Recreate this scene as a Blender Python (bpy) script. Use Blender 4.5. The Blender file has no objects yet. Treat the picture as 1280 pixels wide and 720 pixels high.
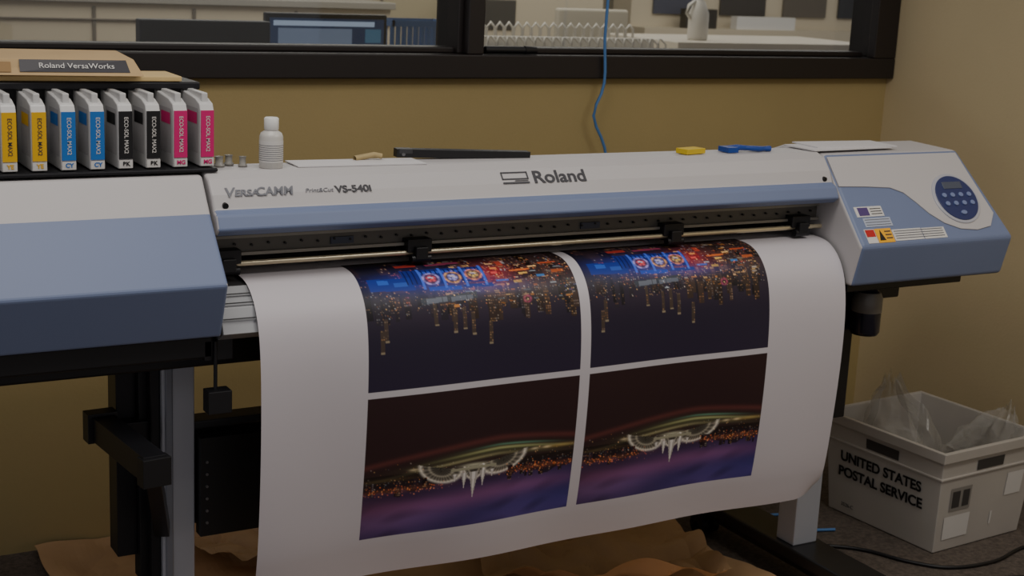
import bpy, math, random
import numpy as np
from mathutils import Vector, Matrix, noise
random.seed(4)
SC=bpy.context.scene.collection
# ---------------------------------------------------------------- materials
def lin(c):
    return tuple((v/12.92 if v<=.04045 else ((v+.055)/1.055)**2.4) for v in [x/255. for x in c])
MC={}
def mat(name,c,rough=.5,metal=0.,var=0.,scale=8.,bump=0.,bscale=60.,alpha=None,emit=0.,trans=0.,coat=0.):
    if name in MC: return MC[name]
    m=bpy.data.materials.new(name);m.use_nodes=True
    nt=m.node_tree;bs=nt.nodes['Principled BSDF']
    L=lin(c)
    bs.inputs['Base Color'].default_value=(*L,1)
    bs.inputs['Roughness'].default_value=rough;bs.inputs['Metallic'].default_value=metal
    if coat: bs.inputs['Coat Weight'].default_value=coat
    tc=nt.nodes.new('ShaderNodeTexCoord')
    if var>0:
        n=nt.nodes.new('ShaderNodeTexNoise');n.inputs['Scale'].default_value=scale;n.inputs['Detail'].default_value=5
        r=nt.nodes.new('ShaderNodeValToRGB')
        r.color_ramp.elements[0].position=.3;r.color_ramp.elements[1].position=.7
        r.color_ramp.elements[0].color=(*[v*(1-var) for v in L],1)
        r.color_ramp.elements[1].color=(*[min(1,v*(1+var)) for v in L],1)
        nt.links.new(tc.outputs['Object'],n.inputs['Vector']);nt.links.new(n.outputs['Fac'],r.inputs[0]);nt.links.new(r.outputs[0],bs.inputs['Base Color'])
    if bump>0:
        n=nt.nodes.new('ShaderNodeTexNoise');n.inputs['Scale'].default_value=bscale;n.inputs['Detail'].default_value=3
        b=nt.nodes.new('ShaderNodeBump');b.inputs['Strength'].default_value=bump;b.inputs['Distance'].default_value=.01
        nt.links.new(tc.outputs['Object'],n.inputs['Vector']);nt.links.new(n.outputs['Fac'],b.inputs['Height']);nt.links.new(b.outputs[0],bs.inputs['Normal'])
    if alpha is not None: bs.inputs['Alpha'].default_value=alpha
    if emit: 
        bs.inputs['Emission Color'].default_value=(*L,1);bs.inputs['Emission Strength'].default_value=emit
    if trans: bs.inputs['Transmission Weight'].default_value=trans
    MC[name]=m;return m
def glassmat():
    m=bpy.data.materials.new('window_glass');m.use_nodes=True;nt=m.node_tree;nt.nodes.clear()
    o=nt.nodes.new('ShaderNodeOutputMaterial');mx=nt.nodes.new('ShaderNodeMixShader')
    t=nt.nodes.new('ShaderNodeBsdfTransparent');t.inputs[0].default_value=(.93,.95,.94,1)
    g=nt.nodes.new('ShaderNodeBsdfGlossy');g.inputs['Roughness'].default_value=.02
    mx.inputs[0].default_value=.05
    nt.links.new(t.outputs[0],mx.inputs[1]);nt.links.new(g.outputs[0],mx.inputs[2]);nt.links.new(mx.outputs[0],o.inputs[0])
    return m
M_wallb=mat('wall_paint_tan',(174,155,106),.75,var=.04,scale=2,bump=.08,bscale=120)
M_wallr=mat('wall_paint_cream',(204,187,148),.75,var=.04,scale=2,bump=.08,bscale=120)
M_carpet=mat('carpet',(96,86,78),.95,var=.35,scale=90,bump=.6,bscale=300)
M_frame=mat('window_frame_brown',(34,28,27),.45)
M_white=mat('printer_offwhite',(192,189,190),.48,var=.015,scale=3)
M_blue=mat('printer_blue',(114,128,162),.48,var=.02,scale=3)
M_black=mat('black_plastic',(22,22,25),.45)
M_black2=mat('black_metal',(32,32,36),.38,metal=.3)
M_grey=mat('grey_metal',(120,120,122),.38,metal=.6)
M_dgrey=mat('dark_grey_metal',(68,68,70),.4,metal=.4)
M_alu=mat('aluminium_extrusion',(176,180,190),.4,metal=.25)
M_steel=mat('steel_rod',(214,202,172),.25,metal=.6)
M_lab=mat('label_white',(215,213,210),.6)
M_text=mat('text_dark_grey',(60,60,66),.5)
M_textl=mat('text_light_grey',(112,114,122),.5)
M_cart=mat('cartridge_white',(205,205,205),.3)
M_kraft=mat('kraft_paper',(192,156,116),.8,var=.12,scale=5,bump=.1,bscale=30)
M_card=mat('cardboard',(186,158,116),.8,var=.05,scale=12)
M_tote=mat('tote_plastic',(184,179,172),.5,var=.05,scale=6)
M_bottle=mat('bottle_plastic',(205,203,198),.35)
M_paper=mat('plain_paper',(212,210,212),.7)
M_yel=mat('yellow_pad',(214,184,40),.6)
M_bl=mat('blue_tool',(24,66,150),.4)
M_cable=mat('blue_cable',(80,130,190),.5)
M_navy=mat('navy_panel',(42,54,104),.35)
# ---------------------------------------------------------------- builder
class B:
    def __init__(s): s.v=[];s.f=[];s.m=[];s.sm=[];s.slots=[]
    def mi(s,m):
        if m not in s.slots: s.slots.append(m)
        return s.slots.index(m)
    def add(s,vs,fs,m,smooth=False):
        o=len(s.v);s.v+= [tuple(v) for v in vs];k=s.mi(m)
        for f in fs: s.f.append([i+o for i in f]);s.m.append(k);s.sm.append(smooth)
        return s
    def box(s,x0,x1,y0,y1,z0,z1,m,T=None):
        vs=[Vector((x,y,z)) for z in (z0,z1) for y in (y0,y1) for x in (x0,x1)]
        if T is not None: vs=[T@v for v in vs]
        return s.add(vs,[(0,2,3,1),(4,5,7,6),(0,1,5,4),(2,6,7,3),(0,4,6,2),(1,3,7,5)],m)
    def beam(s,p0,p1,w,h,m):
        p0=Vector(p0);p1=Vector(p1);d=(p1-p0);L=d.length;d.normalize();a=d.cross(Vector((0,0,1))).normalized();b=a.cross(d)
        T=Matrix((d,a,b)).transposed().to_4x4();T.translation=p0
        return s.box(0,L,-w/2,w/2,-h/2,h/2,m,T)
    def prism(s,prof,x0,x1,m,edgem=None):
        n=len(prof);a=[(x0,y,z) for y,z in prof];b=[(x1,y,z) for y,z in prof]
        area=sum(prof[i][0]*prof[(i+1)%n][1]-prof[(i+1)%n][0]*prof[i][1] for i in range(n))
        o=len(s.v);s.v+=a+b
        def fc(l,mm): s.f.append([o+i for i in l]);s.m.append(s.mi(mm));s.sm.append(False)
        fl=area>0
        e0=list(range(n));e1=[n+i for i in range(n)]
        fc(e0[::-1] if fl else e0,m);fc(e1 if fl else e1[::-1],m)
        for i in range(n):
            j=(i+1)%n;q=[i,j,n+j,n+i]
            fc(q if fl else q[::-1],edgem.get(i,m) if edgem else m)
        return s
    def cyl(s,p0,p1,r,m,n=24,r2=None,caps=True):
        p0=Vector(p0);p1=Vector(p1);r2=r if r2 is None else r2
        d=(p1-p0).normalized();a=d.orthogonal().normalized();b=d.cross(a)
        vs=[];
        for k,(p,rr) in enumerate(((p0,r),(p1,r2))):
            for i in range(n):
                t=2*math.pi*i/n;vs.append(p+a*rr*math.cos(t)+b*rr*math.sin(t))
        s.add(vs,[(i,(i+1)%n,n+(i+1)%n,n+i) for i in range(n)],m,True)
        if caps: s.add(vs,[list(range(n))[::-1],[n+i for i in range(n)]],m)
        return s
    def lathe(s,c,prof,m,n=28):
        c=Vector(c);vs=[]
        for r,z in prof:
            for i in range(n):
                t=2*math.pi*i/n;vs.append(c+Vector((r*math.cos(t),r*math.sin(t),z)))
        fs=[(j*n+i,j*n+(i+1)%n,(j+1)*n+(i+1)%n,(j+1)*n+i) for j in range(len(prof)-1) for i in range(n)]
        return s.add(vs,fs,m,True)
    def tube(s,pts,r,m,n=8):
        P=[Vector(p) for p in pts];vs=[]
        for k,p in enumerate(P):
            d=(P[min(k+1,len(P)-1)]-P[max(k-1,0)]).normalized()
            a=d.cross(Vector((.13,.21,.97))).normalized();b=d.cross(a)
            for i in range(n):
                t=2*math.pi*i/n;vs.append(p+a*r*math.cos(t)+b*r*math.sin(t))
        return s.add(vs,[(k*n+i,k*n+(i+1)%n,(k+1)*n+(i+1)%n,(k+1)*n+i) for k in range(len(P)-1) for i in range(n)],m,True)
    def obj(s,name,parent=None,bevel=0.,seg=2,solid=0.,sub=0):
        V=np.array(s.v);c=Vector(((V[:,0].min()+V[:,0].max())/2,(V[:,1].min()+V[:,1].max())/2,V[:,2].min()))
        me=bpy.data.meshes.new(name);me.from_pydata([tuple(Vector(v)-c) for v in s.v],[],s.f)
        for m in s.slots: me.materials.append(m)
        me.polygons.foreach_set('material_index',s.m);me.polygons.foreach_set('use_smooth',s.sm);me.update()
        o=bpy.data.objects.new(name,me);SC.objects.link(o);o.location=c
        if parent: par(o,parent)
        if solid: 
            md=o.modifiers.new('solid','SOLIDIFY');md.thickness=solid
        if sub: md=o.modifiers.new('sub','SUBSURF');md.levels=sub;md.render_levels=sub
        if bevel:
            md=o.modifiers.new('bevel','BEVEL');md.width=bevel;md.segments=seg;md.limit_method='ANGLE';md.angle_limit=math.radians(28);md.harden_normals=False
        return o
def par(o,p):
    o.parent=p;o.matrix_parent_inverse=Matrix.Translation(p.location).inverted()
def empty(name,loc):
    e=bpy.data.objects.new(name,None);SC.objects.link(e);e.location=loc;e.empty_display_size=.1;return e
def text(body,loc,xd,yd,size,m,name,parent,align='LEFT',ext=.0004,sx=1.,bold=0.,space=1.,shear=0.):
    cu=bpy.data.curves.new(name,'FONT');cu.body=body;cu.size=size;cu.extrude=ext;cu.align_x=align;cu.align_y='CENTER';cu.offset=bold;cu.space_character=space;cu.shear=shear
    cu.materials.append(m)
    o=bpy.data.objects.new(name,cu);SC.objects.link(o)
    X=Vector(xd).normalized();Y=Vector(yd).normalized();Z=X.cross(Y)
    Mx=Matrix((X*sx,Y,Z)).transposed().to_4x4();Mx.translation=Vector(loc)
    o.matrix_world=Mx
    if parent: o.parent=parent;o.matrix_parent_inverse=Matrix.Translation(parent.location).inverted()
    return o
# ---------------------------------------------------------------- room
B().box(-2.5,9.5,-1.2,10.2,-.05,0,M_carpet).obj('floor')
w=B()
WY0,WY1=3.70,3.82
w.box(-2.5,3.6,WY0,WY1,0,1.26,M_wallb).box(-2.5,3.6,WY0,WY1,2.34,2.9,M_wallb).box(-2.5,.10,WY0,WY1,1.26,2.34,M_wallb)
w.obj('wall_back')
B().box(3.6,3.72,-1.2,3.82,0,2.9,M_wallr).obj('wall_right')
win=empty('window_1',(1.8,3.7,1.24))
f=B()
f.box(.05,3.598,3.665,3.83,1.237,1.305,M_frame)
f.box(.05,3.598,3.665,3.83,2.28,2.36,M_frame)
f.box(.05,.14,3.665,3.83,1.305,2.28,M_frame)
f.box(3.535,3.598,3.69,3.83,1.305,2.28,M_frame);f.box(3.50,3.598,3.665,3.70,1.305,2.28,M_frame)
f.box(1.962,2.015,3.668,3.83,1.305,2.28,M_frame)
f.box(1.945,1.965,3.70,3.84,1.305,2.28,M_frame)
f.box(.14,3.5,3.72,3.79,1.305,1.322,M_frame)
f.obj('frame',win,.004)
g=B();G=glassmat();g.box(.13,1.95,3.765,3.769,1.31,2.29,G);g.box(2.01,3.54,3.765,3.769,1.31,2.29,G);g.obj('glass_panes',win)
# ---------------------------------------------------------------- printer
PR=empty('large_format_printer',(1.68,2.8,0))
XL,XR,XE=.872,2.43,2.945
A=(2.685,1.145);Bq=(2.635,1.079);Cq=(2.53,.963);Dq=(2.573,.853);Cr=(2.520,.946)
b=B().prism([(3.12,1.05),(2.84,1.15),A,Bq,Cq,Dq,(3.12,.85)],.02,XL,M_white,{3:M_blue,4:M_blue,5:M_black,6:M_dgrey})
b.obj('left_housing',PR,.006,3)
b=B().box(.02,XL-.006,2.60,3.10,.805,.853,M_black);b.obj('left_under_tray',PR,.005)
b=B().prism([(3.12,1.05),(2.84,1.15),A,Cr,(2.546,.843),(3.12,.843)],XR,XE,M_white,{2:M_blue,3:M_blue,4:M_black})
b.v=[((x-.062,y,z) if (x>XE-.001 and z>1.0) else (x,y,z)) for x,y,z in b.v]
b.obj('right_housing',PR,.010,4)
b=B().box(XR+.02,2.84,2.58,3.08,.820,.843,M_black);b.obj('right_under_tray',PR,.004)
sd=Vector((0,Cr[0]-A[0],Cr[1]-A[1]));SL=sd.length;sd.normalize();sn=Vector((-1,0,0)).cross(sd).normalized()
if sn.y>0: sn=-sn
UW=.462;DS=0.
def SP(u,s,off=0): return Vector((XR+u*UW,A[0],A[1]))+sd*(s+DS)+sn*off
def plate(pts,m,name,off0=-.002,off1=.003,bev=.001):
    n=len(pts);vs=[SP(u,s,off1) for u,s in pts]+[SP(u,s,off0) for u,s in pts]
    q=B();q.add(vs,[list(range(n)),[n+i for i in range(n)][::-1]]+[(i,n+i,n+(i+1)%n,(i+1)%n) for i in range(n)],m)
    return q.obj(name,PR,bev,2)
sw=[(.012,.008),(.012,.092),(.2,.096),(.36,.102),(.44,.118),(.50,.147),(.56,.180),(.64,.209),(.74,.228),(.86,.234),(.97,.226),(1.035,.19),(.955,.008)]
plate(sw[::-1],M_white,'control_fascia')
def disc(u,s,ru,rs,off,n=40): return [(u+ru*math.cos(2*math.pi*i/n)/UW,s+rs*math.sin(2*math.pi*i/n)) for i in range(n)]
DS=.017
plate(disc(.80,.126,.076,.072,0),mat('fascia_ring',(178,180,190),.35),'panel_ring',0,.006,.002)
plate(disc(.80,.126,.067,.064,0),M_navy,'panel_face',0,.008,.001)
plate([(.73,.080),(.87,.080),(.87,.100),(.73,.100)],mat('lcd',(78,86,104),.2),'lcd_screen',0,.0095)
for k in range(8):
    uu=.71+.062*(k%4);ss=.118+.024*(k//4)
    plate(disc(uu,ss,.0075,.0065,0,14),mat('panel_button',(120,134,176),.4),'panel_button_%d'%k,0,.011,.001)
plate(disc(.80,.126+.043,.010,.006,0,14),mat('panel_button',(120,134,176),.4),'panel_button_8',0,.011,.001)
def lab(u0,u1,s0,s1,m,name): return plate([(u0,s0),(u1,s0),(u1,s1),(u0,s1)],m,name,0,.0012,0)
DS=.018
lab(.05,.24,.132,.160,M_lab,'model_label');plate([(.07,.135),(.14,.135),(.14,.157),(.07,.157)],mat('label_purple',(80,60,120),.5),'model_label_mark',0,.002,0)
for k in range(3): plate([(.155,.138+k*.007),(.23,.138+k*.007),(.23,.140+k*.007),(.155,.140+k*.007)],M_text,'model_line_%d'%k,0,.002,0)
lab(.08,.27,.164,.188,mat('label_grey',(176,184,202),.5),'text_label')
for k in range(3): plate([(.09,.168+k*.007),(.26,.168+k*.007),(.26,.1695+k*.007),(.09,.1695+k*.007)],M_textl,'text_label_line_%d'%k,0,.002,0)
lab(.055,.125,.194,.232,M_lab,'warn_label_a');plate([(.06,.196),(.12,.196),(.12,.215),(.06,.215)],mat('label_red',(190,30,30),.5),'warn_label_red',0,.002,0)
lab(.128,.24,.194,.232,mat('label_orange',(246,180,30),.5),'warn_label_b')
plate([(.14,.226),(.18,.226),(.16,.198)],M_black,'warn_triangle',0,.002,0)
for k in range(3): plate([(.19,.201+k*.009),(.232,.201+k*.009),(.232,.204+k*.009),(.19,.204+k*.009)],M_text,'warn_line_%d'%k,0,.002,0)
lab(.245,.45,.199,.230,M_lab,'warn_label_c');lab(.456,.62,.200,.230,M_lab,'warn_label_d');
for k in range(4): plate([(.255,.203+k*.0065),(.605,.203+k*.0065),(.605,.205+k*.0065),(.255,.205+k*.0065)],M_textl,'warn_text_%d'%k,0,.002,0)
# front cover
cov=[(2.80,1.148),(2.70,1.150),(2.672,1.138),(2.650,1.112),(2.636,1.083),(2.622,1.078),(2.608,1.050),(2.625,1.036),(2.70,1.036),(2.80,1.05)]
B().prism(cov,XL+.006,XR-.004,M_white,{4:M_blue,5:M_blue,6:M_blue,7:M_dgrey,8:M_dgrey}).obj('front_cover',PR,.005,3)
q=B()
for x in (XL+.03,XR-.03):
    q.cyl((x,2.66,1.095),(x,2.637,1.092),.006,M_black,12)
q.obj('cover_screws',PR)
q=B();q.prism([(2.80,1.146),(3.12,1.03),(3.12,.86),(2.98,.86),(2.98,1.02),(2.80,1.05)],XL,XR,M_dgrey);q.obj('rear_cover',PR,.004)
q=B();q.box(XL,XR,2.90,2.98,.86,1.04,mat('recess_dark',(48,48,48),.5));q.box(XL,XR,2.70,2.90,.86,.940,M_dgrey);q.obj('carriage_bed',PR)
q=B()
M_rail=mat('rail_grey',(156,152,142),.4,metal=.3)
q.box(XL,XR,2.690,2.90,.985,1.036,mat('rail_body',(104,101,95),.4,metal=.2))
q.box(XL,XR,2.683,2.690,1.019,1.025,M_rail);q.box(XL,XR,2.680,2.690,.985,.991,M_rail)
q.cyl((XL,2.672,.971),(XR,2.672,.971),.0055,M_steel,12)
q.cyl((XL,2.73,.960),(XR,2.73,.960),.004,M_steel,12)
for k in range(44):
    x=XL+.03+k*.035;q.cyl((x,2.690,1.004+.003*(k%2)),(x,2.684,1.004+.003*(k%2)),.0025,M_black,8)
for x in (1.14,1.74): q.box(x,x+.05,2.686,2.69,.996,1.010,mat('rail_label',(66,72,88),.5))
q.obj('carriage_rail',PR)
q=B()
for x in (.915,1.33,1.98,2.36):
    q.box(x-.028,x+.028,2.662,2.72,.972,1.000,M_black);q.box(x-.014,x+.014,2.65,2.70,.958,.985,M_black)
    q.cyl((x-.022,2.66,.960),(x+.022,2.66,.960),.009,M_black2,14)
q.obj('pinch_rollers',PR,.002)
q=B()
pf=[(2.90,.942),(2.70,.942),(2.635,.936),(2.59,.905),(2.568,.858),(2.60,.84),(2.90,.84)]
q.prism(pf,XL+.003,XR-.003,mat('platen_silver',(170,172,176),.35,metal=.25),{0:M_dgrey,1:M_dgrey})
for z,y in ((.925,2.612),(.912,2.592),(.885,2.577)): q.box(XL+.004,XL+.07,y-.004,y,z,z+.002,M_dgrey)
q.obj('platen_apron',PR,.003,2)
q=B();q.box(.848,.905,2.60,2.64,.80,.84,M_black);q.cyl((.868,2.595,.84),(.868,2.595,.72),.004,M_black,8);q.box(.848,.895,2.575,2.61,.70,.745,M_black);q.obj('media_lever',PR,.004)
B().box(.2,2.75,2.70,3.08,.76,.84,M_black).obj('main_beam',PR,.005)
# stand
q=B()
q.box(.800,.867,2.72,2.79,.10,.80,M_alu);q.box(.780,.800,2.73,2.80,.06,.80,M_black2)
q.box(.806,.822,2.716,2.722,.10,.80,mat('alu_groove',(130,134,144),.4,metal=.3))
q.obj('stand_leg_1',PR,.003)
q=B();q.box(2.485,2.565,2.72,2.79,.10,.47,M_alu);q.obj('stand_leg_2',PR,.003)
q=B();q.box(2.475,2.60,2.70,2.80,.45,.80,M_black2);q.obj('stand_bracket_2',PR,.003)
for i,x in enumerate((.85,2.525)):
    q=B();q.box(x-.06,x+.06,2.42,3.14,.065,.10,M_black2);q.box(x-.045,x+.045,2.42,3.14,.045,.068,M_black);q.obj('stand_foot_%d'%(i+1),PR,.006)
    q=B()
    for y in (2.47,3.09):
        xx=x-.045 if i else x
        q.cyl((xx-.03,y,.030),(xx-.01,y,.030),.030,M_black,20);q.cyl((xx+.01,y,.030),(xx+.03,y,.030),.030,M_black,20);q.cyl((xx-.03,y,.03),(xx+.03,y,.03),.008,M_grey,10);q.box(xx-.012,xx+.012,y-.015,y+.015,.02,.06,M_black)
    q.obj('casters_%d'%(i+1),PR)
q=B();q.box(.867,2.475,2.75,2.80,.41,.62,M_black2);q.box(.867,2.475,2.745,2.80,.615,.632,M_dgrey);q.obj('stand_crossbeam',PR,.003)
q=B()
q.box(.725,.765,2.78,2.84,.35,.80,M_black2)
q.box(.765,.79,2.76,2.80,.30,.80,M_black)
q.beam((.692,2.76,.640),(.722,2.50,.635),.045,.05,M_black2);q.beam((.690,2.785,.640),(.692,2.75,.640),.06,.060,M_black);q.beam((.720,2.52,.630),(.724,2.49,.630),.055,.055,M_black)
q.box(.71,.80,2.745,2.775,.60,.645,M_black2)
q.beam((.728,2.53,.61),(.80,2.72,.42),.028,.03,M_black2)
q.box(.872,1.02,2.70,2.73,.40,.61,M_black);
for k in range(6): q.cyl((.885,2.70,.43+k*.026),(.885,2.696,.43+k*.026),.003,M_grey,8)
q.obj('take_up_bracket',PR,.003)
q=B();q.lathe((2.60,2.66,0),[(0,.685),(.033,.685),(.038,.693),(.038,.78),(.030,.797),(.020,.807),(.020,.825)],mat('waste_bottle',(30,30,42),.2))
q.lathe((2.60,2.66,0),[(.0385,.745),(.0388,.746),(.0388,.78),(.032,.796)],mat('waste_bottle_clear',(110,106,100),.3));q.obj('waste_ink_bottle',PR)
q=B();q.box(.46,.905,2.82,2.94,1.145,1.312,M_black);q.box(.46,.905,2.69,2.82,1.150,1.158,M_black2);
q.box(.46,.905,2.800,2.825,1.297,1.312,M_black2)
q.obj('ink_dock',PR,.003)
cn=Vector((0,2.650-2.672,1.112-1.138)).normalized()
up=-cn
def onc(x,t,off):
    n=Vector((0,up.z,-up.y));n=-n if n.y>0 else n
    return Vector((x,2.650,1.112))+up*t+n*off
text('Roland',onc(1.590,.011,.0012),(1,0,0),up,.042,M_text,'logo_text',PR,bold=.0008,sx=1.15)
q=B()
def lq(x0,x1,t0,t1): 
    q.add([onc(x0,t0,.0015),onc(x1,t0,.0015),onc(x1,t1,.0015),onc(x0,t1,.0015)],[(0,1,2,3)],M_text)
lq(1.515,1.580,.024,.027);lq(1.515,1.580,.008,.011);lq(1.515,1.518,.008,.027);lq(1.577,1.580,.008,.027);lq(1.515,1.580,-.002,.002);lq(1.545,1.578,.004,.006)
q.obj('logo_mark',PR)
for (bd,x,sz,mm,sx_,nm) in (('V',.903,.029,M_textl,1.1,'model_text_a'),('ERSA',.923,.019,M_textl,1.15,'model_text_b'),('CAMM',.966,.026,M_textl,1.0,'model_text_c'),('Print&Cut',1.068,.0125,M_textl,1.15,'model_text_small'),('VS-540i',1.132,.021,M_text,1.2,'model_number_text')):
    text(bd,onc(x,.003 if sz>.025 else .0015,.0012),(1,0,0),up,sz,mm,nm,PR,bold=.0006 if sz>.015 else 0,sx=sx_,shear=.2 if sz!=.021 else 0)
# ---------------------------------------------------------------- printed sheet
prof=[(2.97,.9465),(2.80,.9465),(2.70,.9465),(2.655,.9455),(2.625,.938),(2.60,.922),(2.58,.900),(2.565,.872),(2.555,.835),(2.548,.78),(2.546,.70),(2.549,.60),(2.556,.50),(2.566,.40),(2.578,.34),(2.586,.303)]
P=np.array(prof)
for _ in range(3):
    Q=[P[0]]
    for i in range(len(P)-1): Q+= [P[i]*.75+P[i+1]*.25,P[i]*.25+P[i+1]*.75]
    Q.append(P[-1]);P=np.array(Q)
seg=np.r_[0,np.cumsum(np.hypot(*np.diff(P,axis=0).T))];LT=seg[-1]
step=.0015
ns=int(LT/step)+1;nx=int(1.48/step)+1
ss=np.linspace(0,LT,ns);xs=np.linspace(.942,2.422,nx)
py=np.interp(ss,seg,P[:,0]);pz=np.interp(ss,seg,P[:,1])
XX,SS=np.meshgrid(xs,ss);YY=np.repeat(py[:,None],nx,1);ZZ=np.repeat(pz[:,None],nx,1)
hang=np.clip((.93-ZZ)/.6,0,1)
YY=YY+hang*(.006*np.sin(XX*7.+.5)+.004*np.sin(XX*15+ZZ*6))-.010*hang*np.exp(-((XX-.942)/.12)**2)
cr=np.clip((XX-2.34)/.082,0,1)**2*np.clip((.38-ZZ)/.10,0,1)**2
ZZ=ZZ+cr*.045;YY=YY+cr*.015;XX=XX-cr*.015
COL=np.ones((ns,nx,3))*np.array(lin((206,201,207)))
rng=np.random.RandomState(3)
def img(W,H): return np.zeros((H,W,3))
def grid(a):
    H,W=a.shape[:2];return np.meshgrid((np.arange(W)+.5)/W,(np.arange(H)+.5)/H)
def gl(a,u,v,ru,rv,c,k=1.):
    U,V=grid(a);a+= (np.exp(-((U-u)/ru)**2-((V-v)/rv)**2)*k)[...,None]*np.array(c)
def rect(a,u0,u1,v0,v1,c,sk=0.):
    U,V=grid(a);m=(U>u0)&(U<u1)&(V-sk*(U-u0)>v0)&(V-sk*(U-u0)<v1);a[m]=c
def dots(a,n,fu,fv,cols,k=1.,big=.15):
    H,W=a.shape[:2]
    for i in range(n):
        x=int(np.clip(fu(),0,.99)*W);y=int(np.clip(fv(),0,.99)*H);c=np.array(cols[rng.randint(len(cols))])*k*rng.uniform(.3,1.3)
        a[y,x]+=c
        if rng.rand()<big: a[y:y+2,x:x+2]+=c*.8
def ring(a,u,v,r,t,c,half=0,jag=0.):
    H,W=a.shape[:2];U,V=grid(a);asp=W/H
    x=(U-u)*asp;y=V-v;d=np.hypot(x,y);m=np.exp(-((d-r)/t)**2)
    if jag: m=m*(1-jag*(np.sin(np.arctan2(y,x)*5+u*40)>.1))
    if half: m=m*((V-v)>-.01)
    a+=m[...,None]*np.array(c)
OR=[(.9,.35,.08),(.8,.5,.2),(1.,.6,.3),(.5,.16,.04),(.6,.5,.42),(.45,.5,.55)]
def tower(a,u,w_,v0,v1,base,lit,prob,cols,sy=4,sx=3):
    H,W=a.shape[:2];x0=max(0,int(u*W));x1=min(W,int((u+w_)*W));y0=max(0,int(v0*H));y1=min(H,int(v1*H))
    if x1<=x0 or y1<=y0: return
    a[y0:y1,x0:x1]=base
    tint=np.array(cols[rng.randint(len(cols))])
    for y in range(y0,y1,sy):
        rp=prob*rng.choice([.3,1.,1.,2.2])
        for x in range(x0+1,x1-1,sx):
            if rng.rand()<rp: a[y:y+2,x:x+2]+=(.6*tint+.4*np.array(cols[rng.randint(len(cols))]))*lit*rng.uniform(.2,1.)
def upper(W,H):
    a=img(W,H);U,V=grid(a)
    a+=np.array((.010,.008,.014))*(1-V[...,None])+np.array((.030,.022,.050))*V[...,None]
    gl(a,.5,.50,.6,.10,(.014,.008,.012),1.)
    for i in range(46):
        u=rng.uniform(0,.97);w_=rng.uniform(.015,.045);v1=rng.uniform(.38,.58)
        tower(a,u,w_,.2,v1,np.array((.017,.013,.020))*rng.uniform(.5,1.7),.36,rng.uniform(.04,.30),OR)
    for i in range(22):
        u=rng.uniform(.34,.97);w_=rng.uniform(.018,.035);v1=rng.uniform(.44,.62)
        tower(a,u,w_,.3,v1,np.array((.050,.030,.024))*rng.uniform(.5,1.3),.40,.38,OR)
    for (u,v1) in ((.055,.74),(.075,.66),(.47,.66),(.55,.74),(.43,.62),(.385,.64),(.30,.58)):
        tower(a,u,.018,v1-.16,v1,np.array((.07,.048,.038)),.3,.4,OR);rect(a,u,u+.018,v1-.014,v1,(.30,.24,.16))
    gl(a,.72,.22,.28,.13,(.08,.030,.012),1.)
    for i in range(90):
        u=rng.uniform(0,.98);w_=rng.uniform(.015,.07);v0=rng.uniform(-.05,.36);v1=v0+rng.uniform(.03,.12)
        tower(a,u,w_,v0,v1,np.array((.024,.013,.014))*rng.uniform(.2,2.2),.5,rng.uniform(.05,.38),OR+[(.1,.15,.6),(.9,.1,.05)])
    for i in range(90):
        u=rng.uniform(.35,.98);v=rng.uniform(.03,.46);c=np.array(OR[rng.randint(6)])*rng.uniform(.15,.75);rect(a,u,u+rng.uniform(.008,.035),v,v+rng.uniform(.006,.016),c,rng.uniform(-.1,.1))
    gl(a,.60,.19,.10,.10,(.36,.02,.03),.8);gl(a,.28,.22,.22,.10,(.01,.03,.32),.9);gl(a,.55,.32,.2,.05,(.02,.03,.18))
    rect(a,.20,.58,.09,.26,(.012,.026,.24),.02)
    rect(a,.04,.24,.17,.29,(.012,.036,.30),.06);rect(a,.08,.13,.19,.23,(.03,.12,.6),.06);rect(a,.15,.21,.22,.26,(.03,.10,.5),.06)
    rect(a,.28,.55,.12,.15,(.04,.10,.6),.02);rect(a,.30,.45,.28,.32,(.02,.07,.5),.04);rect(a,.46,.6,.28,.31,(.015,.04,.3),.03)
    for i in range(17): rect(a,.21+i*.021,.216+i*.021,.10,.25,(.004,.008,.09),.02)
    for u in (.275,.375,.475,.565): rect(a,u,u+.012,.09,.30,(.07,.16,.8),.0)
    for (u,v,c,c2) in ((.325,.205,(.5,.4,.9),(.8,.1,.1)),(.425,.205,(.9,.45,.1),(.4,.4,.9)),(.525,.19,(.9,.3,.08),(.8,.5,.1))):
        U_,V_=grid(a);m=np.hypot((U_-u)*W/H,V_-v)<.056;a[m]=(.03,.02,.08)
        ring(a,u,v,.054,.008,c,0,.55);ring(a,u,v,.026,.010,c2,0,.6);rect(a,u-.012,u+.012,v-.022,v-.008,(.7,.6,.8),.3);rect(a,u-.006,u+.014,v+.006,v+.02,c2,-.3)
    for (u0,u1,v0,v1,c) in ((.60,.66,.12,.22,(.30,.02,.03)),(.615,.65,.13,.15,(.9,.3,.1)),(.61,.64,.18,.20,(.9,.1,.1)),(.70,.80,.17,.19,(.7,.16,.04)),(.74,.78,.21,.225,(.8,.45,.1)),(.2,.3,.05,.07,(.5,.05,.04)),(.86,.95,.10,.12,(.5,.08,.03)),(.82,.86,.24,.26,(.05,.2,.5)),(.66,.69,.07,.11,(.5,.06,.04)),(.90,.96,.20,.23,(.45,.10,.03)),(.34,.50,.055,.07,(.35,.05,.12)),(.70,.74,.28,.30,(.5,.3,.1)),(.80,.84,.14,.16,(.9,.5,.2)),(.62,.68,.26,.28,(.08,.15,.6))):
        rect(a,u0,u1,v0,v1,c,-.03)
    rect(a,.25,.51,.375,.425,(.04,.05,.075),-.10);rect(a,.27,.37,.382,.42,(.15,.17,.22),-.10);rect(a,.385,.49,.380,.416,(.13,.15,.20),-.10)
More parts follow.
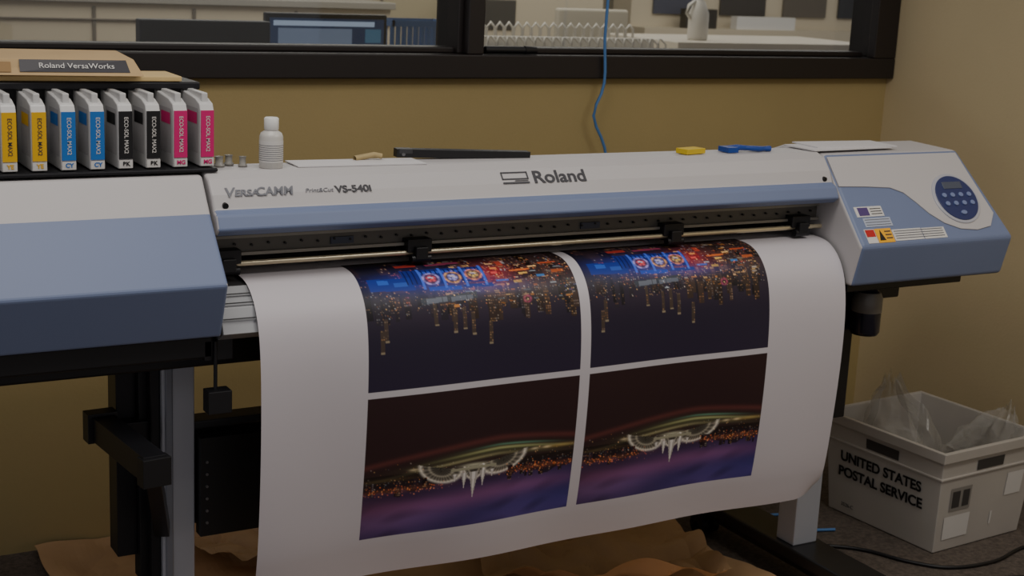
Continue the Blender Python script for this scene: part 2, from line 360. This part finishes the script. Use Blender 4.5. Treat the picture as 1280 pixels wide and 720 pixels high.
    for k in range(6): rect(a,.27+k*.038,.272+k*.038,.37,.43,(.03,.035,.05),-.1)
    dots(a,300,lambda:rng.uniform(.4,1.),lambda:rng.uniform(.03,.48),OR,.7,.35)
    dots(a,130,lambda:rng.uniform(.0,.5),lambda:rng.uniform(.30,.50),OR,.45,.2)
    dots(a,80,lambda:rng.uniform(.55,1.),lambda:rng.uniform(.05,.3),[(1,.1,.05),(1,.3,.1)],.8,.3)
    ring(a,.745,.44,.024,.008,(.4,.05,.12),0,.4)
    rows=np.interp((np.arange(H)+.5)/H,[0,.20,.35,.5,1],[0,.09,.27,.45,1])
    return a[np.clip((rows*H).astype(int),0,H-1)]
def lower(W,H):
    a=img(W,H);U,V=grid(a)
    t=np.clip((V-.56)/.34,0,1)[...,None]
    a+=np.array((.034,.015,.017))*(1-t)
    n1=.5+.5*np.sin(U*9+V*14)*np.sin(U*4-V*7)
    a+=t*(np.array((.085,.050,.160))*(.75+.6*n1[...,None]))+t*(U[...,None])*np.array((-.015,.006,.09))
    gl(a,.25,.80,.4,.06,(.16,.04,.07),.8);gl(a,.75,.76,.3,.05,(.18,.05,.10),.7);gl(a,.1,.9,.25,.06,(.14,.05,.08),.5)
    cl=np.sin(U*13+V*30+2*np.sin(U*8))*np.sin(U*7-V*19+1);a*=1-.35*t*np.clip(cl,0,1)[...,None]
    arc=.40+.10*np.abs(U-.62)**1.4*2
    m=np.exp(-((V-arc+.02)/.020)**2);a+=m[...,None]*np.array((.08,.018,.014))
    band=np.exp(-((V-(arc+.065))/.04)**2)*np.exp(-((U-.6)/.34)**2);a+=band[...,None]*np.array((.045,.060,.022))
    band=np.exp(-((V-(arc+.055))/.009)**2)*np.exp(-((U-.66)/.25)**2);a+=band[...,None]*np.array((.36,.38,.16))
    band=np.exp(-((V-(arc+.095))/.010)**2)*np.exp(-((U-.42)/.30)**2);a+=band[...,None]*np.array((.28,.26,.13))
    band=np.exp(-((V-(arc+.03))/.007)**2)*np.exp(-((U-.70)/.16)**2);a+=band[...,None]*np.array((.08,.24,.16))
    gl(a,.10,.585,.13,.012,(.22,.15,.04));gl(a,.93,.50,.08,.012,(.30,.2,.05))
    sh=.625+.02*np.sin(U*9)+.014*np.sin(U*31)+.01*np.sin(U*67)
    m=((V>.55)&(V<sh+.03)&((np.abs(U-.5)>.16)));a[m]=a[m]*.25+np.array((.010,.007,.006))
    dots(a,200,lambda:rng.uniform(0,1),lambda:rng.normal(.61,.03),OR,.4)
    H_,W_=a.shape[:2];asp=W_/H_
    for (u,v,rx,ry,lean) in ((.345,.545,.125,.10,.55),(.645,.530,.135,.10,-.55),(.50,.565,.06,.085,0)):
        x=(U-u)*asp;y=V-v-lean*x*.35;d=np.hypot(x/(rx*1.25),y/ry);mm=(d<1)&(y>-.006)
        st=.65+.35*np.sin(np.arctan2(y,x)*26);a[mm]=(np.array((.34,.30,.24))*((.25+.75*d**2)*st)[...,None])[mm]
        e=np.exp(-((d-1)/.09)**2)*(y>-.012);a+=e[...,None]*np.array((.58,.55,.48))
        e=np.exp(-((d-.58)/.07)**2)*(y>-.008);a+=e[...,None]*np.array((.26,.24,.18))
    for (u,w_,v0,v1) in ((.50,.028,.60,.79),(.455,.020,.60,.71),(.545,.020,.60,.71),(.41,.014,.60,.655),(.59,.014,.60,.655)):
        tt=np.clip((V-v0)/(v1-v0),0,1);mm=(np.abs(U-u)<w_*(1-tt)*.8)&(V>v0)&(V<v1);a[mm]=(.46,.43,.40)
        mm=(np.abs(U-u)<w_*.3*(1-tt))&(V>v0)&(V<v1);a[mm]=(.8,.76,.72)
    rect(a,.39,.61,.562,.580,(.36,.34,.24));gl(a,.50,.55,.06,.012,(.5,.5,.35))
    for (u,v) in ((.22,.53),(.80,.50),(.86,.50)): gl(a,u,v,.02,.008,(.6,.5,.3))
    for i in range(34):
        u=rng.uniform(0,.97)
        if abs(u-.5)>.16: tower(a,u,rng.uniform(.01,.025),.60,.62+rng.uniform(.02,.10),np.array((.025,.014,.022))*rng.uniform(.4,1.5),.35,.3,OR,3,2)
    dots(a,110,lambda:rng.uniform(0,.36),lambda:rng.normal(.665,.020),[(1,.2,.05),(.9,.3,.1)],.6,.5)
    dots(a,110,lambda:rng.uniform(.66,1),lambda:rng.normal(.63,.020),[(1,.2,.05),(.9,.3,.1)],.6,.5)
    gl(a,.15,.665,.2,.018,(.10,.03,.01));gl(a,.85,.635,.2,.018,(.12,.035,.01))
    dots(a,50,lambda:rng.uniform(0,1),lambda:rng.normal(.52,.02),OR,.5)
    return a
def smooth(a): 
    b=a.copy();b[1:-1,1:-1]=.8*a[1:-1,1:-1]+.05*(a[:-2,1:-1]+a[2:,1:-1]+a[1:-1,:-2]+a[1:-1,2:]);return b
def s_at_y(y): return float(np.interp(-y,-P[:200,0][P[:200,1]>.90],seg[:200][P[:200,1]>.90]))
def s_at_z(z):
    i=np.where(P[:,0]<2.60)[0];i=i[i>0];return float(np.interp(-z,-P[i,1],seg[i]))
s0=s_at_y(2.700);s1=s_at_z(.716);s2=s_at_z(.703);s3=s_at_z(.392)
for k,(xa,xb) in enumerate(((1.168,1.668),(1.694,2.188))):
    for (sa,sb,fn) in ((s0,s1,upper),(s2,s3,lower)):
        j0,j1=np.searchsorted(xs,[xa,xb]);i0,i1=np.searchsorted(ss,[sa,sb])
        rng.seed(11 if fn is upper else 5)
        COL[i0:i1,j0:j1]=np.clip(smooth(fn(j1-j0,i1-i0)),0.004,.9)
co=np.stack([XX,YY,ZZ],-1).reshape(-1,3)
orig=np.array((1.682,2.75,0.));co=co-orig
me=bpy.data.meshes.new('printed_sheet')
idx=np.arange(ns*nx).reshape(ns,nx)
q_=np.stack([idx[:-1,:-1],idx[1:,:-1],idx[1:,1:],idx[:-1,1:]],-1).reshape(-1,4)
nf=len(q_)
me.vertices.add(ns*nx);me.vertices.foreach_set('co',co.ravel())
me.loops.add(nf*4);me.loops.foreach_set('vertex_index',q_.ravel())
me.polygons.add(nf);me.polygons.foreach_set('loop_start',np.arange(nf)*4);me.polygons.foreach_set('loop_total',np.full(nf,4));me.polygons.foreach_set('use_smooth',np.ones(nf,bool))
me.update();me.validate()
ca=me.color_attributes.new('print_ink','FLOAT_COLOR','POINT')
ca.data.foreach_set('color',np.concatenate([COL.reshape(-1,3),np.ones((ns*nx,1))],1).astype(np.float32).ravel())
mp=bpy.data.materials.new('glossy_print_paper');mp.use_nodes=True;nt=mp.node_tree;bs=nt.nodes['Principled BSDF']
at=nt.nodes.new('ShaderNodeAttribute');at.attribute_name='print_ink';nt.links.new(at.outputs['Color'],bs.inputs['Base Color'])
bs.inputs['Roughness'].default_value=.45;bs.inputs['Specular IOR Level'].default_value=.35
me.materials.append(mp)
o=bpy.data.objects.new('printed_sheet',me);SC.objects.link(o);o.location=orig
q=B();q.cyl((.945,3.17,.79),(2.42,3.17,.79),.055,M_paper,32);q.cyl((.86,3.17,.79),(2.50,3.17,.79),.018,M_dgrey,16)
q.box(.86,.875,3.05,3.19,.77,.86,M_black2);q.box(2.48,2.495,3.05,3.19,.77,.86,M_black2)
q.obj('media_roll',PR)
# ---------------------------------------------------------------- ink cartridges
cc=[('YE',(230,180,24)),('YE',(230,180,24)),('CY',(30,112,194)),('CY',(30,112,194)),('BK',(22,22,24)),('BK',(22,22,24)),('MG',(212,28,114)),('MG',(212,28,114))]
for i,(nm,c) in enumerate(cc):
    x=.520+i*.0522;mc=mat('label_'+nm,c,.45)
    E=empty('ink_cartridge' if i==0 else 'ink_cartridge.%03d'%i,(x,2.76,1.16))
    q=B();y0=2.70
    pr=[(y0,1.160),(y0-.002,1.268),(y0+.004,1.280),(y0+.03,1.288),(2.83,1.298),(2.83,1.160)]
    q.prism(pr,x-.0135,x+.0135,M_cart);q.box(x-.006,x+.006,y0+.012,2.82,1.28,1.300,M_cart);q.obj('shell',E,.002,2)
    q=B();q.box(x-.0122,x+.0130,y0-.0035,y0,1.179,1.268,mc);q.box(x-.0122,x+.0130,y0-.003,y0,1.162,1.177,M_lab)
    q.add([(x-.0140,y0+.012,1.185),(x-.0140,y0+.085,1.185),(x-.0140,y0+.085,1.27),(x-.0140,y0+.012,1.27)],[(0,3,2,1)],mat('label_side',(176,174,176),.4))
    q.add([(x-.0143,y0+.016,1.24),(x-.0143,y0+.075,1.24),(x-.0143,y0+.075,1.262),(x-.0143,y0+.016,1.262)],[(0,3,2,1)],mc)
    q.obj('labels',E)
    text('ECO-SOL MAX2',(x+.001,y0-.0040,1.2235),(0,0,-1),(1,0,0),.0108,M_lab if nm!='YE' else M_text,'label_text',E,'CENTER',.0001,bold=.0001,sx=.9)
    text(nm,(x+.001,y0-.0036,1.1695),(1,0,0),(0,0,1),.011,mc,'colour_code',E,'CENTER',.0001,bold=.0004)
def rbox(name,cx,cy,z0,w_,d_,h_,ang,m):
    T=Matrix.Translation((cx,cy,z0))@Matrix.Rotation(math.radians(ang),4,'Z')
    q=B();q.box(-w_/2,w_/2,-d_/2,d_/2,0,h_,m,T)
    return q.obj(name,None,.002),T
rbox('cardboard_tray',.66,2.865,1.313,.42,.12,.010,-2,mat('cardboard_light',(206,180,126),.8))
E=empty('software_box',(.60,2.87,1.325))
T=Matrix.Translation((.605,2.875,1.3255))@Matrix.Rotation(math.radians(-6),4,'Z')
q=B();vs=[(-.20,-.09,0),(.19,-.09,0),(.19,.09,0),(-.20,.09,0),(-.20,-.075,.028),(.175,-.060,.030),(.165,.085,.036),(-.20,.085,.036)]
q.add([T@Vector(v) for v in vs],[(3,2,1,0),(4,5,6,7),(0,1,5,4),(1,2,6,5),(2,3,7,6),(3,0,4,7)],M_card)
def fr(x,t,o=.001): 
    a_=Vector((x,-.09,0));b_=Vector((x,-.075+.015*(x+.2)/.39,.029));n_=Vector((0,-1,.3)).normalized();return T@(a_.lerp(b_,t)+n_*o)
q.add([fr(-.035,.22),fr(.165,.22),fr(.160,.96),fr(-.035,.96)],[(0,1,2,3)],mat('box_black_print',(44,42,50),.5))
q.add([fr(-.19,.2),fr(-.05,.2),fr(-.05,.8),fr(-.19,.8)],[(0,1,2,3)],mat('cardboard_dark',(150,120,80),.8))
q.obj('carton',E,.0015)
xd=(fr(.1,.5)-fr(-.1,.5)).normalized();yd=(fr(0,1)-fr(0,0)).normalized();text('Roland VersaWorks',fr(.068,.58,.002),xd,yd,.016,M_lab,'print_text',E,'CENTER',.0002,sx=1.05)
# bottle
E=empty('plastic_bottle',(1.025,2.725,1.15))
q=B();c=(1.025,2.725,1.15);q.lathe(c,[(0,0),(.022,0),(.0235,.002),(.0235,.062),(.021,.069),(.012,.075),(.011,.077)],M_bottle)
q.lathe(c,[(.0135,.075),(.0145,.077),(.0145,.098),(.012,.100),(0,.100)],mat('bottle_cap',(228,228,226),.4));q.obj('bottle_body',E)
q=B();q.lathe(c,[(.0238,.012),(.0239,.013),(.0239,.054),(.0238,.055)],M_lab)
for k in range(8): q.lathe(c,[(.0241,.016+k*.0042),(.0242,.0163+k*.0042),(.0241,.0171+k*.0042)],M_textl)
q.obj('bottle_label',E)
for i,(x,y,r) in enumerate(((.93,2.76,.011),(.955,2.775,.010),(.975,2.75,.009))):
    q=B();q.lathe((x,y,1.150),[(0,.0),(r,.0),(r,.004),(r*.7,.006),(r*.7,.018),(r*.85,.02)],mat('clear_plastic_grey',(150,148,142),.25));q.obj('damper_cap' if i==0 else 'damper_cap.%03d'%i)
q=B();T=Matrix.Translation((1.22,2.75,1.1505))@Matrix.Rotation(math.radians(-3),4,'Z');q.box(-.14,.14,-.045,.04,0,.002,M_paper,T);q.obj('paper_sheet')
q=B();T=Matrix.Translation((1.485,2.78,1.149))@Matrix.Rotation(math.radians(-7),4,'Z')@Matrix.Rotation(math.radians(1.6),4,'Y')
q.box(-.155,.155,-.012,.012,0.0,.018,M_black,T);q.box(-.15,-.12,-.013,.013,.008,.0185,M_dgrey,T);q.cyl(T@Vector((-.14,-.013,.007)),T@Vector((-.14,-.011,.007)),.004,M_grey,10);q.obj('black_metal_bar',None,.001)
q=B();q.tube([(1.225,2.77,1.156),(1.245,2.775,1.158),(1.27,2.77,1.163),(1.285,2.765,1.160)],.006,mat('tan_tool',(176,156,110),.6));q.obj('wooden_stick')
T=Matrix.Translation((2.065,2.735,1.151))@Matrix.Rotation(math.radians(12),4,'Z');q=B();q.box(-.032,.032,-.018,.018,0,.012,M_yel,T);q.obj('sticky_note_pad',None,.001)
q=B();q.tube([(2.18,2.73,1.157),(2.21,2.735,1.160),(2.25,2.74,1.158),(2.30,2.73,1.156)],.006,M_bl);q.tube([(2.18,2.755,1.157),(2.21,2.745,1.161),(2.26,2.725,1.157),(2.31,2.745,1.156)],.006,M_bl);q.box(2.165,2.195,2.72,2.76,1.151,1.163,M_bl);q.obj('wire_cutters')
q=B()
for k,(x0,x1,y0,y1,a) in enumerate(((-.14,.13,-.06,.05,3),(-.10,.15,-.045,.06,-4))):
    T=Matrix.Translation((2.55,2.765,1.1515+.003*k))@Matrix.Rotation(math.radians(a),4,'Z');q.box(x0,x1,y0,y1,0,.003,M_paper,T)
q.obj('paper_stack')
q=B();q.cyl((2.03,3.69,1.318),(2.16,3.69,1.318),.010,M_black,12);q.cyl((2.16,3.69,1.318),(2.20,3.69,1.318),.012,M_black,12,r2=.009);q.obj('marker_pen')
pts=[]
for k in range(30):
    t=k/29;z=1.85-.95*t;x=2.435+.012*math.sin(t*7)-.045*math.exp(-((z-1.13)/.07)**2)+.01*t-.15*max(0,z-1.2)
    x+=.10*max(0,z-1.35);pts.append((x,3.652,z))
B().tube(pts,.0045,M_cable).obj('network_cable')
# ---------------------------------------------------------------- floor stuff
def crumple(name,x0,x1,y0,y1,z,amp,fr,m,seed,nx=110,ny=80,ang=0,curl=.0):
    q=B();vs=[];cx=(x0+x1)/2;cy=(y0+y1)/2
    R=Matrix.Rotation(math.radians(ang),3,'Z')
    for j in range(ny):
        for i in range(nx):
            u=i/(nx-1);v=j/(ny-1);x=x0+(x1-x0)*u;y=y0+(y1-y0)*v
            n=abs(noise.noise(Vector((x*fr,y*fr,seed))))*1.2+.5*abs(noise.noise(Vector((x*fr*2.6,y*fr*2.6,seed+5))))
            e=1+.4*noise.noise(Vector((u*4,v*4,seed)))
            p=R@Vector((x-cx,y-cy,0))
            p.x+=.02*noise.noise(Vector((0,y*6,seed)));p.y+=.03*noise.noise(Vector((x*5,2,seed)))
            dd=min(u,1-u,v,1-v)
            vs.append((cx+p.x,min(cy+p.y,3.695),z+amp*n*e+curl*max(0,1-dd*14)*max(0,noise.noise(Vector((x*3,y*3,seed))))))
    q.add(vs,[(j*nx+i,j*nx+i+1,(j+1)*nx+i+1,(j+1)*nx+i) for j in range(ny-1) for i in range(nx-1)],m,False)
    return q.obj(name)
crumple('kraft_paper',.74,2.42,2.35,3.69,.002,.035,3.2,M_kraft,2.3,curl=.05)
crumple('kraft_paper.001',1.05,1.45,3.30,3.66,.035,.09,5.,mat('kraft_paper_light',(200,166,130),.8,var=.1,scale=6),7.7,nx=40,ny=40,ang=25,curl=.12)
crumple('kraft_paper.002',1.75,2.36,2.75,3.45,.032,.08,4.,M_kraft,12.7,nx=60,ny=50,ang=-18,curl=.12)
# mail tote
TO=empty('mail_tote',(3.16,2.90,0))
T=Matrix.Translation((2.985,2.70,.002))@Matrix.Rotation(math.radians(4),4,'Z')
w0,d0,h0=.37,.40,.305;fl=.022;th=.004
def tv(x,y,z,o=0):
    k=z/h0*fl
    X=x+(k if x>w0/2 else -k)*1+(-o if x>w0/2 else o);Y=y+(k if y>d0/2 else -k)+(-o if y>d0/2 else o)
    return T@Vector((X,Y,z))
q=B()
cs=[(0,0),(w0,0),(w0,d0),(0,d0)]
vs=[tv(x,y,0) for x,y in cs]+[tv(x,y,h0) for x,y in cs]+[tv(x,y,h0,th) for x,y in cs]+[tv(x,y,.006,th) for x,y in cs]
fs=[(3,2,1,0),(12,13,14,15)]
for i in range(4):
    j=(i+1)%4;fs+=[(i,j,4+j,4+i),(4+i,4+j,8+j,8+i),(8+i,8+j,12+j,12+i)]
q.add(vs,fs,M_tote)
def rimband(z0,z1,out):
    o=-out
    vs=[tv(x,y,z0,o) for x,y in cs]+[tv(x,y,z1,o) for x,y in cs]+[tv(x,y,z1,.001) for x,y in cs]+[tv(x,y,z0,.001) for x,y in cs]
    fs=[]
    for i in range(4):
        j=(i+1)%4;fs+=[(i,j,4+j,4+i),(4+i,4+j,8+j,8+i),(12+i,12+j,j,i)]
    q.add(vs,fs,M_tote)
rimband(h0-.03,h0-.0,.010);rimband(h0-.085,h0-.078,.005)
q.obj('tub',TO,.003)
def face(side,u,z,o=.002):
    if side==0: a=tv(0,d0*.999,z,-o);b_=tv(0,0,z,-o)
    else: a=tv(0,0,z,-o);b_=tv(w0*.999,0,z,-o)
    return a.lerp(b_,u)
def fquad(side,u0,u1,z0,z1,m,name,o=.002):
    q=B();q.add([face(side,u0,z0,o),face(side,u1,z0,o),face(side,u1,z1,o),face(side,u0,z1,o)],[(0,1,2,3)],m);return q.obj(name,TO)
M_hole=mat('handle_hole',(62,60,58),.7)
fquad(0,.36,.64,.232,.262,M_hole,'handle_hole_1');fquad(1,.36,.64,.232,.262,M_hole,'handle_hole_2')
fquad(1,.12,.34,.12,.19,mat('label_dark',(140,136,130),.6),'sticker_1');fquad(1,.08,.36,.035,.105,M_lab,'sticker_2');fquad(1,.72,.90,.13,.20,M_lab,'sticker_3')
fquad(1,.14,.22,.13,.18,M_hole,'sticker_arrow_1',.003);fquad(1,.25,.32,.13,.18,M_hole,'sticker_arrow_2',.003);fquad(1,.60,.62,.05,.09,M_lab,'sticker_4')
xd=(face(0,1,.15)-face(0,0,.15)).normalized();yd=(face(0,.5,.2)-face(0,.5,.1)).normalized()
text('UNITED STATES',face(0,.49,.180,.0035),xd,yd,.042,M_black,'lettering_1',TO,'CENTER',.0003,bold=.0012,sx=1.02)
text('POSTAL SERVICE',face(0,.49,.132,.0035),xd,yd,.042,M_black,'lettering_2',TO,'CENTER',.0003,bold=.0012,sx=1.02)
text('3526-C',face(0,.2,.03,.0035),xd,yd,.016,M_text,'lettering_3',TO,'CENTER',.0003)
mb=bpy.data.materials.new('clear_film');mb.use_nodes=True;nt=mb.node_tree;bs=nt.nodes['Principled BSDF']
bs.inputs['Base Color'].default_value=(.50,.48,.43,1);bs.inputs['Roughness'].default_value=.15;bs.inputs['Alpha'].default_value=.28
def bag(name,c,sx,sy,sz,seed,tilt):
    q=B();nn=30;vs=[]
    for j in range(nn):
        for i in range(nn):
            th_=2*math.pi*i/nn;v=j/(nn-1)
            r=(.55+.45*math.sin(math.pi*min(1,v*1.1)))*(1+.55*noise.noise(Vector((math.cos(th_)*1.7,math.sin(th_)*1.7,v*3+seed)))+.35*noise.noise(Vector((math.cos(th_)*5,math.sin(th_)*5,v*7+seed))))
            if v>.8: r*=1-.6*(v-.8)/.2
            p=Vector((math.cos(th_)*r*sx,math.sin(th_)*r*sy,v*sz+.05*noise.noise(Vector((th_*2,v*4,seed)))));p.x+=tilt[0]*v;p.y+=tilt[1]*v
            vs.append(Vector(c)+p)
    q.add(vs,[(j*nn+i,j*nn+(i+1)%nn,(j+1)*nn+(i+1)%nn,(j+1)*nn+i) for j in range(nn-1) for i in range(nn)],mb,False);return q.obj(name)
bag('plastic_bag',(3.12,2.96,.06),.07,.11,.36,1.,(-.05,.05));bag('plastic_bag.001',(3.22,2.86,.10),.09,.09,.25,4.,(.14,-.04))
def cable(name,pts,r,m):
    P_=[Vector(p) for p in pts];out=[]
    for i in range(len(P_)-1):
        p0=P_[max(i-1,0)];p1=P_[i];p2=P_[i+1];p3=P_[min(i+2,len(P_)-1)]
        for k in range(8):
            t=k/8;out.append(.5*((2*p1)+(p2-p0)*t+(2*p0-5*p1+4*p2-p3)*t*t+(3*p1-p0-3*p2+p3)*t**3))
    out.append(P_[-1]);B().tube(out,r,m).obj(name)
cable('network_cable.001',[(2.52,3.35,.006),(2.60,3.22,.006),(2.70,3.12,.006),(2.84,3.10,.006),(2.86,3.20,.006),(2.74,3.26,.006),(2.66,3.16,.006),(2.72,3.00,.006),(2.84,2.94,.006)],.0045,M_cable)
cable('power_cable',[(2.66,2.90,.006),(2.76,2.84,.006),(2.82,2.78,.006),(2.87,2.68,.006),(2.95,2.60,.006),(3.10,2.58,.006),(3.30,2.62,.006),(3.55,2.55,.006)],.005,M_black)
cable('power_cable.001',[(3.5,2.48,.006),(3.2,2.45,.006),(2.95,2.50,.006),(2.85,2.40,.006)],.005,M_black)
# ---------------------------------------------------------------- office behind the window
M_off=mat('office_wall_white',(182,176,162),.8);M_cab=mat('cabinet_laminate',(198,187,166),.5);M_seam=mat('cabinet_seam',(110,102,90),.6)
B().box(-2.5,9.5,10.0,10.1,0,2.9,M_off).obj('wall_far')
q=B();q.box(.9,3.75,8.0,8.6,.0,1.24,M_cab);q.box(.88,3.77,7.97,8.6,1.24,1.28,mat('counter_grey',(150,146,138),.4))
for x in (1.35,2.0,2.55,3.15): q.box(x-.010,x+.010,7.99,8.0,.08,1.22,M_seam)
q.box(.9,3.75,7.985,8.0,1.145,1.155,M_seam)
q.obj('office_cabinet',None,.004)
q=B();q.box(3.7,4.6,9.0,9.5,0,1.9,mat('cabinet_tan',(176,166,140),.6));q.box(4.14,4.16,8.99,9.0,.1,1.8,M_seam);q.obj('storage_cupboard',None,.006)
q=B();q.box(1.2,2.85,5.2,5.93,.71,.75,M_cab)
for x in (1.25,2.77):
    q.box(x,x+.04,5.25,5.88,0,.71,M_grey)
q.obj('office_desk',None,.004)
E=empty('computer_monitor',(2.34,5.6,.75))
q=B();dz=.045;xo=-.05;q.box(2.13+xo,2.66+xo,5.60,5.64,.93,1.275+dz,M_black);q.box(2.36+xo,2.43+xo,5.64,5.68,.76,1.1,M_black);q.box(2.28+xo,2.52+xo,5.55,5.76,.75,.765,M_black);q.obj('monitor_body',E,.006)
q=B();q.box(2.145+xo,2.645+xo,5.597,5.60,.95,1.255+dz,mat('screen_blue',(40,58,92),.3,emit=.25));q.box(2.16+xo,2.60+xo,5.594,5.597,1.225+dz,1.245+dz,mat('screen_white',(150,165,190),.3,emit=.5));q.box(2.56+xo,2.63+xo,5.594,5.597,1.16+dz,1.215+dz,mat('screen_teal',(70,110,140),.3,emit=.3));q.box(2.18+xo,2.5+xo,5.594,5.597,1.0,1.215+dz,mat('screen_mid',(110,124,150),.3,emit=.35));q.obj('monitor_screen',E)
q=B();cx=1.64;q.box(cx-.235,cx+.235,5.0,5.06,.95,1.315,M_black);q.box(cx-.25,cx+.25,4.55,5.03,.44,.52,M_black);q.box(cx-.03,cx+.03,5.05,5.09,.45,1.1,M_black)
q.cyl((cx,4.8,.1),(cx,4.8,.44),.03,M_dgrey,14)
for k in range(5):
    a=k*2*math.pi/5;q.cyl((cx,4.8,.09),(cx+.28*math.cos(a),4.8+.28*math.sin(a),.06),.02,M_black,10);q.cyl((cx+.28*math.cos(a)-.02,4.8+.28*math.sin(a),.03),(cx+.28*math.cos(a)+.02,4.8+.28*math.sin(a),.03),.03,M_black,14)
q.obj('office_chair',None,.02,3)
q=B();MB=mat('basket_blue',(60,92,140),.5);q.box(2.92,3.24,6.2,6.42,1.05,1.07,MB)
q.box(2.92,3.24,6.2,6.21,1.24,1.27,MB);q.box(2.92,3.24,6.41,6.42,1.24,1.27,MB);q.box(2.92,2.93,6.2,6.42,1.24,1.27,MB);q.box(3.23,3.24,6.2,6.42,1.24,1.27,MB)
for k in range(11):
    x=2.922+k*.031
    for y in (6.203,6.413): q.box(x-.008,x+.008,y,y+.006,1.06,1.26,MB)
q.obj('plastic_basket')
q=B();q.box(2.88,4.50,6.0,6.6,1.0,1.05,M_cab);q.box(2.9,4.48,6.05,6.55,0,1.0,M_cab)
for x in (3.3,3.85): q.box(x-.006,x+.006,6.04,6.05,.05,.97,M_seam)
q.obj('work_counter',None,.004)
q=B();MWR=mat('white_wire',(200,196,188),.4)
for k in range(20):
    x=3.38+k*.052
    q.tube([(x,6.12,1.055),(x,6.12,1.18),(x+.012,6.14,1.205),(x+.03,6.14,1.205),(x+.045,6.12,1.18),(x+.045,6.12,1.055)],.006,MWR,6)
    q.tube([(x,6.42,1.055),(x,6.42,1.235),(x+.02,6.42,1.26),(x+.045,6.42,1.235),(x+.045,6.42,1.055)],.007,MWR,6)
q.box(3.36,4.44,6.10,6.46,1.05,1.06,MWR);q.box(3.36,4.44,6.26,6.30,1.06,1.20,MWR);q.obj('wire_rack')
q=B();q.box(4.55,5.05,7.4,7.45,.5,1.30,M_off);q.box(4.55,5.05,7.4,7.8,.45,.5,M_off);
for x in (4.57,5.0):
    for y in (7.42,7.76): q.box(x,x+.03,y,y+.03,0,.45,M_grey)
q.obj('white_chair',None,.02,3)
q=B();q.box(4.65,5.65,8.6,8.9,0,1.34,M_cab);q.box(4.70,4.95,8.59,8.6,1.1,1.30,M_dgrey);q.box(5.0,5.5,8.6,8.9,1.34,1.5,M_black);q.obj('office_cabinet.001',None,.01)
q=B();q.box(4.55,5.95,6.2,6.9,1.14,1.19,mat('counter_white',(198,190,176),.4));q.box(4.58,5.92,6.25,6.85,0,1.14,M_cab);q.obj('reception_counter',None,.004)
q=B();q.lathe((4.82,6.4,1.19),[(0,0),(.050,0),(.055,.01),(.055,.14),(.03,.20),(.022,.21),(.022,.24),(0,.24)],MWR);q.tube([(4.77,6.4,1.30),(4.74,6.4,1.33),(4.75,6.4,1.37),(4.79,6.4,1.395)],.010,MWR);q.obj('plastic_jug')
q=B();q.box(6.5,9.2,9.3,9.7,0,1.1,M_cab);q.box(6.5,9.2,9.5,9.75,1.1,2.2,M_cab)
for x,m in ((6.7,mat('poster_navy',(60,66,88),.6)),(7.35,mat('poster_black',(44,42,46),.6)),(8.0,mat('poster_grey',(90,84,78),.6)),(8.6,M_dgrey)): q.box(x,x+.46,9.48,9.5,1.2,1.9,m)
q.box(6.9,7.2,9.32,9.4,1.1,1.25,M_black);q.box(7.4,8.0,9.32,9.4,1.1,1.2,M_lab)
q.obj('shelving_unit')
# ---------------------------------------------------------------- lights
def area(name,loc,sx,sy,e,col=(1,.95,.87),rot=(0,0,0)):
    l=bpy.data.lights.new(name,'AREA');l.shape='RECTANGLE';l.size=sx;l.size_y=sy;l.energy=e;l.color=col
    o=bpy.data.objects.new(name,l);SC.objects.link(o);o.location=loc;o.rotation_euler=rot;return o
area('ceiling_light',(.6,2.0,2.75),1.2,.6,17.5)
area('ceiling_light.001',(2.5,1.2,2.75),1.2,.6,23)
area('ceiling_light.002',(3,7,2.8),4,2,60,(1,.93,.84))
area('ceiling_light.003',(7,7.5,2.8),3,2,38,(1,.93,.84))
wd=bpy.data.worlds.new('world');bpy.context.scene.world=wd;wd.use_nodes=True
wd.node_tree.nodes['Background'].inputs[0].default_value=(.96,.91,.93,1);wd.node_tree.nodes['Background'].inputs[1].default_value=.305
# ---------------------------------------------------------------- camera
fpx=1820.;psi=math.radians(30.3);p=math.radians(12.8);r=math.atan(.0475)
F=Vector((math.sin(psi)*math.cos(p),math.cos(psi)*math.cos(p),-math.sin(p)))
R0=Vector((math.cos(psi),-math.sin(psi),0));U0=R0.cross(F)
R=math.cos(r)*R0+math.sin(r)*U0;U=-math.sin(r)*R0+math.cos(r)*U0
cd=bpy.data.cameras.new('camera');cam=bpy.data.objects.new('camera',cd);SC.objects.link(cam)
cd.sensor_width=36;cd.lens=fpx*36/1280;cd.clip_start=.05;cd.clip_end=60
cd.dof.use_dof=True;cd.dof.focus_distance=3.0;cd.dof.aperture_fstop=8
Mx=Matrix((R,U,-F)).transposed().to_4x4();Mx.translation=Vector((0,0,1.58));cam.matrix_world=Mx
bpy.context.scene.camera=cam
